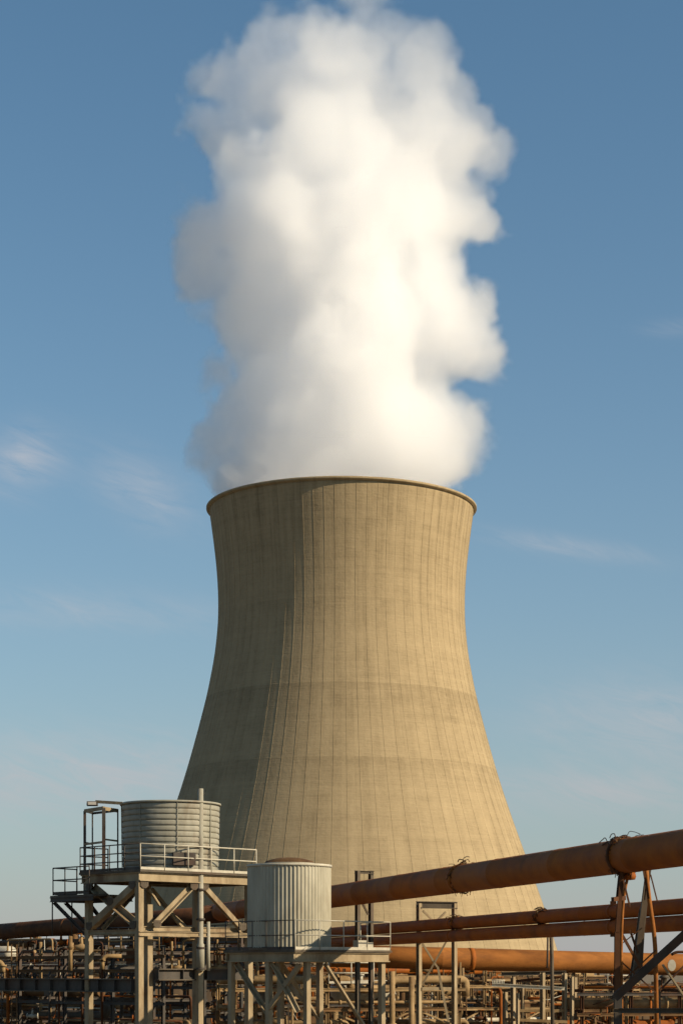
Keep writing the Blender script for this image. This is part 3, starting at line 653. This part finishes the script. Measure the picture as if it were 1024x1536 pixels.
# ---- stand of pale posts under the low pipe
st = thing('pipe_stand', P(800, 1458, 98) - Z3*7, 'pale steel stand with several posts and a sloping beam under the low orange pipe', 'stand')
for px, Y, w_, yt in ((757, 97.6, .19, 1488), (769, 98.4, .19, 1465), (776, 97.2, .13, 1490), (783, 98.9, .13, 1478), (813, 97.5, .19, 1459), (846, 98.2, .19, 1460), (857, 98.0, .15, 1465), (861, 99.5, .2, 1466)):
    MB().ibeam(P(px, 1760, Y), P(px, yt, Y), w_, w_, up=V((.7, -.7, 0))).build('post', M['steel_tan'], st)
MB().ibeam(P(737, 1477, 96.9), P(846, 1483, 96.9), .22, .16).build('sloping_beam', M['galv_rail'], st)
MB().ibeam(P(752, 1461, 98.6), P(848, 1459, 98.9), .3, .2).build('cap_beam', M['steel_grey'], st)
for (x0, y0, x1, y1, Y, m_) in ((770, 1472, 845, 1465, 99.2, 'rust_dark'), (758, 1529, 850, 1533, 97.4, 'clutter_tan'), (775, 1516, 846, 1516, 98.2, 'clutter_tan')):
    MB().beam(P(x0, y0, Y), P(x1, y1, Y), .12, .14).build('tie_beam', M[m_], st)
b = MB()
for k in range(8): b.tube([P(738 + k*2.4, 1470, 97.2), P(738 + k*2.4, 1477, 97.2)], .025, 6)
b.tube([P(737, 1470, 97.2), P(757, 1470.5, 97.2)], .03, 6); b.build('railing', M['galv_rail'], st)

# ---- plate girders and gear at the lower left
def girder(p, q, h, label, mat='steel_grey', n=8):
    p, q = V(p), V(q); o = thing('plate_girder', (p+q)/2, label, 'girder'); d = (q-p).normalized(); s = d.cross(Z3)
    MB().beam(p, q, .03, h-.08).build('web', M['steel_dark'], o)
    for sg in (1, -1): MB().beam(p + Z3*sg*(h/2-.02), q + Z3*sg*(h/2-.02), .34, .05).build('flange', M[mat], o)
    for k in range(n+1):
        c = p.lerp(q, k/n)
        MB().prof(c - Z3*(h/2-.05), c + Z3*(h/2-.05), [(-.012, -.16), (.012, -.16), (.012, .16), (-.012, .16)], up=s).build('stiffener', M['steel_dark'], o)
    return o
GZ = CAMZ - .13
girder(W1(0, .45, GZ-.45), W1(0, 14.5, GZ-.45), .58, 'long dark plate girder running left from the tank platform legs', n=12)
girder(W1(1.15, .35, GZ+.02), W1(6.6, .35, GZ+.02), .5, 'short dark plate girder between tank platform leg and silo platform', n=4)
# ------------------------------------------------------------------ plant behind: racks, pipes, risers, valves, sheds
RC = random.Random(41)
PAL = [('tan', 'clutter_tan', 4.5), ('brown', 'clutter_brown', 3), ('rusted', 'rust', 2.5), ('dark', 'rust_dark', 1.5), ('grey', 'steel_grey', 1), ('pale', 'galv_rail', .8)]
def pick(): return RC.choices(PAL, [p[2] for p in PAL])[0]
def spot(p):
    px = CX + p.x / p.y * F
    for lim, s in ((60, 'at the far left edge'), (122, 'below the side walkway'), (205, 'between left tank-platform legs'), (292, 'below the ribbed tank'), (366, 'left of the silo'), (462, 'under the silo'),
                   (577, 'right of the silo legs'), (624, 'left of the ladder-like frame'), (686, 'inside the ladder-like frame'), (738, 'right of the ladder-like frame'),
                   (866, 'among the pipe-stand posts'), (920, 'left of the trestle')):
        if px < lim: return s
    return 'behind the trestle'
NAMED = {}
def later(o, base, key): NAMED.setdefault(base, []).append((key, o))
ORD = ['first', 'second', 'third', 'fourth', 'fifth', 'sixth', 'seventh', 'eighth', 'ninth', 'tenth', 'eleventh', 'twelfth', 'thirteenth', 'fourteenth']

def rack(px0, Y0, ang, length, depth, tiers, desc, bays, mat, top, npipe=(2, 4), rmax=.22, rail=True, shade=False):
    p0 = P(px0, 1458, Y0); p0.z = 0
    d = V((math.cos(R(ang)), math.sin(R(ang)), 0)); s = d.cross(Z3) * -1
    if s.y < 0: s = -s
    o = thing('pipe_rack', p0 + d*length/2, desc, 'pipe rack', 'pipe racks behind the tanks')
    pw = .15
    for i in range(bays + 1):
        for k in (0, 1):
            c = p0 + d*length*i/bays + s*depth*k
            MB().ibeam(c, c + Z3*(top + RC.uniform(-.15, .5)), pw, pw, up=d).build('post', M[mat], o)
    for z in tiers:
        for i in range(bays + 1):
            c = p0 + d*length*i/bays
            MB().ibeam(c + Z3*(z-.12) - s*.2, c + s*(depth+.2) + Z3*(z-.12), .10, .15).build('cross_beam', M[mat], o)
        for k in (0, 1):
            c = p0 + s*(depth*k - (.13 if k == 0 else -.13)) + Z3*(z-.30)
            MB().ibeam(c - d*.3, c + d*(length+.3), .10, .15).build('side_beam', M[RC.choice((mat, mat, 'clutter_brown', 'steel_dark'))], o)
    for i in range(bays):
        if RC.random() < .6:
            j = RC.randrange(len(tiers)-1) if len(tiers) > 1 else 0
            z0, z1 = (tiers[j], tiers[j+1]) if len(tiers) > 1 else (tiers[0]-2, tiers[0])
            a, b_ = p0 + d*length*i/bays - s*.02, p0 + d*length*(i+1)/bays - s*.02
            if RC.random() < .5: a, b_ = b_, a
            MB().beam(a + Z3*(z0-.2), b_ + Z3*(z1-.3), .08).build('brace', M[mat], o)
    if rail:
        i0 = RC.randrange(bays); i1 = min(bays, i0 + RC.choice((1, 2, 3)))
        rail_run(o, M[RC.choice(('clutter_tan', 'galv_rail', mat))], [p0 + d*length*i0/bays - s*.25 + Z3*tiers[-1], p0 + d*length*i1/bays - s*.25 + Z3*tiers[-1]], rails=(1., .5), r=.03, post_step=1.0, h=1.0)
    # pipes laid along the tiers, each one a thing
    tn = {1: ['only'], 2: ['bottom', 'top'], 3: ['bottom', 'middle', 'top'], 4: ['bottom', 'second', 'third', 'top']}[len(tiers)]
    short = desc.split(';')[1]; o['label'] = desc.split(';')[0]
    for ti, z in enumerate(tiers):
        n = RC.randint(*npipe); y_ = .15
        for q in range(n):
            r = RC.choice((.04, .05, .07, .09, .12, rmax)); y_ += r + RC.uniform(.05, .25)
            if y_ + r > depth: break
            cn, cm, _ = pick()
            if shade and RC.random() < .6: cn, cm = RC.choice((('dark', 'steel_dark'), ('dark', 'rust_dark'), ('brown', 'clutter_brown')))  # shaded racks get darker pipes, shade put into their colour
            a = RC.choice((-.6, -.6, 0, length*RC.uniform(0, .4))); e = RC.choice((length+.6, length+.6, length*RC.uniform(.55, 1)))
            c = p0 + s*y_ + Z3*(z-.02+r)
            pts = [c + d*a, c + d*e]
            if RC.random() < .55: pts.append(c + d*e + Z3*RC.choice((-1.2, -.8, .7, 1.0)))
            if RC.random() < .45: pts.insert(0, c + d*a + Z3*RC.choice((-1.1, .6, .9)))
            if RC.random() < .45:                     # a jog or expansion loop in the run
                k0 = 1 if len(pts) > 2 and abs((pts[1]-pts[0]).normalized().z) > .9 else 0
                m0 = RC.uniform(.25, .6); h_ = RC.choice((-1, 1, 1))*RC.uniform(.3, .8); q0, q1 = c + d*(a + (e-a)*m0), c + d*(a + (e-a)*min(.9, m0 + RC.uniform(.08, .3)))
                pts[k0+1:k0+1] = [q0, q0 + Z3*h_, q1 + Z3*h_, q1]
            if len(pts) > 2: pts = path(pts, min(r*2.2+.08, .28))
            b = MB(); b.tube(pts, r, 12)
            for k in range(RC.randint(1, 4)):
                f = c + d*(a + (e-a)*RC.uniform(.1, .9)); b.tube([f - d*.05, f + d*.05], r*1.35+.02, 12)
            t = b.build('rack_pipe', M[cm], None, c + d*(a+e)/2)
            tag(t, None, 'pipe', 'pipes lying on the racks')
            th = 'thin' if r < .1 else 'stout' if r < .17 else 'thick'
            later(t, ('depth', '%s %s pipe on %s tier of %s' % (th, cn, tn[ti], short)), y_)
            y_ += r
    return p0, d, s, o

RK = []
def addrack(*a, **k): RK.append((rack(*a, **k), a, k))
#        px   Y   ang  len dep tiers                 desc                                         bays mat           top
addrack(245, 97, 134, 20, 2.6, (4.5, 5.75, 7.35, 8.05), 'shaded rack nearest the tank platform, running left;shaded rack by tank platform', 5, 'steel_dark', 8.1, npipe=(2, 4), rmax=.26, shade=True)  # shaded rows: darker steel stands in for deep shade
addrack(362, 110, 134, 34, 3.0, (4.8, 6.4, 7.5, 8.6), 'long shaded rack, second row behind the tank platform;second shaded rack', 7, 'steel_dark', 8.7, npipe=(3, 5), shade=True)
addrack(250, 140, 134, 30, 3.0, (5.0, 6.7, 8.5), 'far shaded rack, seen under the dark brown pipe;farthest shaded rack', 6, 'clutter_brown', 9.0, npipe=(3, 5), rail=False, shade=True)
addrack(352, 93, 22, 11.5, 2.4, (4.5, 5.5, 6.45), 'low rack right under the silo platform, front row;rack under silo platform', 5, 'clutter_tan', 6.6, npipe=(2, 4), rmax=.2)
addrack(340, 118, 18, 17, 3.0, (3.9, 5.3, 6.9), 'brown rack behind the silo legs, middle row;middle rack behind silo legs', 7, 'clutter_brown', 7.3, npipe=(3, 5))
addrack(345, 146, 12, 24, 3.0, (3.6, 5.4, 7.0), 'far tan rack beyond the silo legs, back row;far rack behind silo legs', 9, 'clutter_tan', 7.4, npipe=(3, 5))
addrack(583, 106, 24, 9.5, 2.4, (4.3, 5.3, 6.5), 'tan rack seen through the ladder-like frame, front row;rack behind ladder-like frame', 5, 'clutter_tan', 6.7, npipe=(2, 4))
addrack(588, 134, 16, 16, 2.6, (3.9, 5.2, 6.7), 'brown rack left of the pipe stand, back row;brown rack left of pipe stand', 7, 'clutter_brown', 7.0, npipe=(3, 5))
addrack(735, 112, 20, 9, 2.6, (4.0, 5.1, 6.3), 'tan rack among the pipe-stand posts, front row;rack at pipe stand', 5, 'clutter_tan', 6.6, npipe=(3, 5))
addrack(742, 150, 10, 30, 3.0, (2.6, 4.1, 5.4), 'long low rack right of the pipe stand, back row;long rack right of pipe stand', 9, 'clutter_brown', 5.9, npipe=(3, 5), rmax=.3)
addrack(872, 98, 14, 18, 2.4, (4.1, 5.2, 6.2), 'rusty low rack behind the trestle, front row;rusty rack behind trestle', 7, 'rust_dark', 6.3, npipe=(2, 4), rmax=.28)
addrack(862, 124, 164, 3, 2.0, (4.2, 5.6), 'short rack beside the right end of the pipe stand;short rack beside pipe stand', 1, 'clutter_tan', 5.8, npipe=(1, 2), rail=False)

def riser(p, z0, z1, r, cm, cn, hook):
    b = MB(); pts = [V((p.x, p.y, z0)), V((p.x, p.y, z1))]
    if hook: pts.append(V((p.x, p.y, z1)) + hook); pts = path(pts, r*2.5+.05)
    b.tube(pts, r, 10)
    for k in range(RC.randint(1, 3)):
        z = RC.uniform(z0+.3, z1-.2); b.tube([V((p.x, p.y, z-.04)), V((p.x, p.y, z+.04))], r*1.4+.02, 10)
    o = b.build('riser_pipe', M[cm], None, (p.x, p.y, z0)); tag(o, None, 'pipe', 'upright pipes among the racks')
    later(o, ('side', '%s %s upright pipe%s %s' % ('hair-thin' if r < .04 else 'thin' if r < .05 else 'slim' if r < .075 else 'stout', cn, ' with bent top' if hook else '', spot(p))), p.x / p.y)
def valve(p, s_, cm, cn):
    o = thing('hand_valve', p, None, 'valve', 'valves among the racks')
    b = MB(); b.tube([p - V((.3*s_, 0, 0)), p - V((.13*s_, 0, 0)), p, p + V((.13*s_, 0, 0)), p + V((.3*s_, 0, 0))], [.09*s_, .1*s_, .17*s_, .1*s_, .09*s_], 12)
    for k in (-1, 1): b.tube([p + V((.3*s_*k, 0, 0)), p + V((.35*s_*k, 0, 0))], .18*s_, 12)
    b.tube([p, p + Z3*.5*s_], [.09*s_, .035*s_], 8); b.build('body', M[cm], o)
    b = MB(); c = p + Z3*.5*s_; b.tube([c + V((math.cos(a*math.pi/8)*.2*s_, math.sin(a*math.pi/8)*.2*s_, 0)) for a in range(17)], .022*s_, 6, False)
    for a in (0, math.pi/2): b.tube([c - V((math.cos(a), math.sin(a), 0))*.2*s_, c + V((math.cos(a), math.sin(a), 0))*.2*s_], .015*s_, 6)
    b.build('hand_wheel', M['rust'], o)
    later(o, ('side', '%s valve with a hand wheel %s' % (cn, spot(p))), p.x / p.y)
def drum(p, d, ln, r, cm, cn):
    o = thing('horizontal_drum', p, None, 'drum', 'drums on the racks')
    b = MB(); b.tube([p - d*(ln/2+r*.45), p - d*(ln/2+r*.3), p - d*ln/2, p + d*ln/2, p + d*(ln/2+r*.3), p + d*(ln/2+r*.45)], [r*.15, r*.7, r, r, r*.7, r*.15], 20); b.build('vessel', M[cm], o)
    for k in (-.3, .3): b = MB(); b.box(p + d*ln*k - Z3*r*.8, .12, r*1.5, r*.9, math.atan2(d.y, d.x)); b.build('saddle', M['steel_dark'], o)
    b = MB(); b.tube([p + Z3*r*.9, p + Z3*(r+.25)], .1, 10); b.tube([p + Z3*(r+.22), p + Z3*(r+.28)], .17, 10); b.build('nozzle', M[cm], o)
    later(o, ('side', '%s horizontal drum on saddles %s' % (cn, spot(p))), p.x / p.y)
def cabinet(p, w_, h, cm, cn, rz):
    o = thing('control_cabinet', p, None, 'cabinet', 'boxes among the racks')
    b = MB(); b.box(p + Z3*h/2, w_, w_*.5, h, rz); b.box(p + Z3*(h+.03), w_*1.1, w_*.6, .05, rz); b.build('casing', M[cm], o)
    b = MB(); f = V((math.sin(rz), -math.cos(rz), 0)); b.box(p + f*(w_*.25+.012) + Z3*h*.5, w_*.82, .022, h*.85, rz); b.build('door', M[cm], o)
    later(o, ('side', '%s metal cabinet %s' % (cn, spot(p))), p.x / p.y)
def ladder(p, d, z0, z1, cm, cn):
    o = thing('steel_ladder', V((p.x, p.y, z0)), None, 'ladder', 'ladders on the racks')
    for k in (-1, 1): c = p + d*.24*k; MB().beam(V((c.x, c.y, z0)), V((c.x, c.y, z1)), .06, .06).build('stile', M[cm], o)
    z = z0+.2
    while z < z1-.1: MB().tube([V(((p - d*.24).x, (p - d*.24).y, z)), V(((p + d*.24).x, (p + d*.24).y, z))], .018, 6).build('rung', M[cm], o); z += .3
    later(o, ('side', '%s steel ladder fixed to a rack %s' % (cn, spot(p))), p.x / p.y)

for ri, ((p0, d, s, o), a, k) in enumerate(RK):
    length, depth, tiers = a[3], a[4], a[5]
    for q in range(int(length / 1.3)):
        p = p0 + d*RC.uniform(0, length) + s*RC.uniform(-.5, depth*.6); cn, cm, _ = pick()
        if k.get('shade') and RC.random() < .55: cn, cm = RC.choice((('dark', 'steel_dark'), ('dark brown', 'rust_dark')))  # risers here are often darkened too, as painted shade
        hook = None if RC.random() < .5 else (d*RC.choice((-1, 1)) if RC.random() < .6 else s)*RC.uniform(.4, 1.4)
        riser(p, RC.choice((1.0, tiers[0]-.5)), tiers[-1] + RC.uniform(-1.2, .7), RC.choice((.03, .045, .06, .06, .09)), cm, cn, hook)
    for q in range(int(length / 3.2)):
        cn, cm, _ = pick(); z = RC.choice(tiers); valve(p0 + d*RC.uniform(.5, length-.5) - s*.1 + Z3*(z + .2), RC.uniform(.8, 1.5), cm, cn)
    if length > 8:
        for q in range(1 + int(length > 15)):
            cn, cm, _ = pick(); drum(p0 + d*RC.uniform(2, length-2) + s*(depth*.55) + Z3*(RC.choice(tiers[:-1]) + .62), d, RC.uniform(1.6, 3.0), RC.uniform(.35, .55), cm, cn)
        for q in range(2):
            cn, cm, _ = pick(); cabinet(p0 + d*RC.uniform(.5, length-1) + s*.3 + Z3*(RC.choice(tiers) + .02), RC.uniform(.5, .9), RC.uniform(.6, 1.1), cm, cn, math.atan2(d.y, d.x) + (math.pi if d.x < 0 else 0))
        cn, cm, _ = pick(); ladder(p0 + d*length*RC.choice((.2, .4, .6)) - s*.35, d, 2.0, tiers[-1]+.4, cm, cn)

def conduit(p, q, r, cm, cn):
    m1, m2 = p.lerp(q, RC.uniform(.2, .4)), p.lerp(q, RC.uniform(.6, .8)); sag = Z3*RC.uniform(.02, .35)
    b = MB(); b.tube([p, m1 - sag, m2 - sag*.9, q], r, 6)
    o = b.build('conduit', M[cm], None, p); tag(o, None, 'cable', 'cables strung between the racks')
    later(o, ('side', '%s %s cable slung %s' % ('thin' if r < .03 else 'heavy', cn, spot((p+q)/2))), p.x / p.y)
for ((p0, d, s, o), a, k) in RK:
    length, depth, tiers = a[3], a[4], a[5]
    for q in range(int(length / 2.4)):
        t0 = RC.uniform(0, length); cn, cm, _ = pick(); z = RC.choice(tiers)
        conduit(p0 + d*t0 + s*RC.uniform(-.3, .4) + Z3*(z + RC.uniform(-.9, .9)), p0 + d*(t0 + RC.uniform(-3, 3)) + s*RC.uniform(-.4, .4) + Z3*(z + RC.uniform(-1.5, .9)), RC.choice((.02, .025, .04)), cm, cn)

# gear standing on the girder decks of the tank platform
for (px, py, Y, s_) in ((330, 1452, 90, 1.2), (345, 1453, 90.4, 1.0), (268, 1452, 88.6, .9)):
    valve(P(px, py, Y), s_, 'clutter_tan', 'sunlit tan')
for (px, y0, y1, Y, r, hk) in ((258, 1452, 1412, 89, .05, None), (275, 1452, 1410, 89.4, .05, V((.6, .1, 0))), (297, 1452, 1412, 89.8, .05, None), (326, 1452, 1409, 90.5, .05, None), (341, 1452, 1424, 90.6, .06, V((-.5, 0, 0))), (358, 1440, 1409, 90.8, .05, None),
                      (106, 1456, 1404, 96, .10, None), (134, 1480, 1415, 89.2, .13, None), (139, 1478, 1418, 89.6, .05, None), (154, 1454, 1434, 95, .1, V((.9, .1, 0))), (5, 1458, 1442, 97, .12, V((-.6, 0, 0))),
                      (588, 1640, 1457, 94, .13, None), (617, 1640, 1465, 93, .13, None)):
    p = P(px, 1458, Y); riser(p, Zat(y0, Y), Zat(y1, Y), r, 'clutter_tan', 'sunlit tan', hk)

def shed(px0, px1, Y, ang, ztop, dep, label, mat, rows=2, gable=0.0, nwin=6, nv=3):
    p0 = P(px0, 1458, Y); p0.z = 0; d = V((math.cos(R(ang)), math.sin(R(ang)), 0)); s = d.cross(Z3)
    if s.y < 0: s = -s
    k = (px1 - CX) / F; ln = (k*p0.y - p0.x) / (d.x - k*d.y)
    if ln < 0: d = -d; ln = -ln
    o = thing('process_shed', p0 + d*ln/2, label, 'building')
    b = MB(); c = p0 + d*ln/2 + s*dep/2
    rz = math.atan2(d.y, d.x)
    b.box(c + Z3*ztop/2, ln, dep, ztop, rz)
    n = int(ln / .9)
    for i in range(n):                                # standing seams of the cladding
        b.box(p0 + d*ln*(i+.5)/n - s*.03 + Z3*(ztop/2), .09, .06, ztop-.1, rz)
    b.build('wall', M[mat], o)
    b = MB(); b.box(c + Z3*(ztop+.12), ln+.5, dep+.5, .22, rz)
    if gable: b.prof(p0 + s*dep/2 + Z3*(ztop+.23), p0 + d*ln + s*dep/2 + Z3*(ztop+.23), [(-dep/2, 0), (dep/2, 0), (0, gable)])
    b.build('roof', M['clutter_brown'], o)
    for i in range(nwin):
        for r_ in range(rows):
            q = p0 + d*ln*(i+.5+RC.uniform(-.15, .15))/nwin - s*.05; z = ztop - 1.3 - r_*2.6
            if z < 1: continue
            f = MB(); f.box(q + Z3*z, 1.5, .1, 1.1, rz); f = f.build('window', M['clutter_tan'], o)
            g_ = MB(); g_.box(q - s*.055 + Z3*z, 1.3, .02, .92, rz); g_.build('pane', M['dark_glass'], f)
    for i in range(nv):
        q = p0 + d*ln*RC.uniform(.08, .92) + s*dep*RC.uniform(.1, .5); b = MB()
        b.lathe([(.28, 0), (.28, .55), (.45, .6), (.45, .72), (.1, .95), (0, .95)], q + Z3*(ztop+.22+(gable*.3)), 14); b.build('roof_vent', M['steel_grey'], o)
    return o
shed(-60, 215, 178, 150, 8.7, 14, 'long dark shed beyond the racks at the far left', 'cladding_shade', nwin=9)
shed(200, 372, 205, 148, 7.9, 12, 'dark shed seen between the tank platform legs', 'cladding_shade', nwin=5)
shed(352, 470, 182, 10, 6.9, 12, 'pale flat-roofed shed behind the silo legs', 'cladding_pale', nwin=4)
shed(462, 580, 196, 14, 6.6, 12, 'brown shed behind the right half of the silo platform', 'cladding', nwin=5)
shed(572, 694, 176, 12, 7.15, 12, 'brown shed seen through and left of the ladder-like frame', 'cladding', nwin=5, nv=2)
shed(688, 762, 186, 8, 7.2, 10, 'pale shed right of the ladder-like frame', 'cladding_pale', nwin=4, nv=2)
shed(748, 868, 172, 10, 6.9, 12, 'pale shed behind the pipe stand', 'cladding_pale', nwin=5)
shed(930, 1120, 190, 10, 5.6, 14, 'low shed beyond the trestle at the right edge', 'cladding', nwin=6)
shed(330, 960, 300, 6, 6.2, 16, 'very long low hall at the foot of the tower', 'cladding', nwin=22, nv=8)

# overhead wires at the right
for k, (y0, y1) in enumerate(((1473, 1464), (1481, 1476))):
    A, B = P(862, y0, 140), P(1060, y1, 150); b = MB()
    b.tube([A.lerp(B, t/12) - Z3*.5*(1-(2*t/12-1)**2) for t in range(13)], .03, 6)
    tag(b.build('overhead_wire', M['steel_dark'], None, A), '%s of two thin wires slung from the pipe stand past the trestle' % ('upper', 'lower')[k], 'wire', 'overhead wires')

# labels of the repeats: where two would read alike, say which one by its place among them
for (mode, base), lst in NAMED.items():
    lst.sort(key=lambda q: q[0]); n = len(lst)
    for i, (_, o) in enumerate(lst):
        if n == 1: o['label'] = base
        elif mode == 'depth': o['label'] = base + (', the nearer' if i == 0 and n == 2 else ', the farther' if n == 2 else ', %s from the front' % ORD[i])
        else: o['label'] = base + (', the left one' if i == 0 and n == 2 else ', the right one' if n == 2 else ', %s from left' % ORD[i])
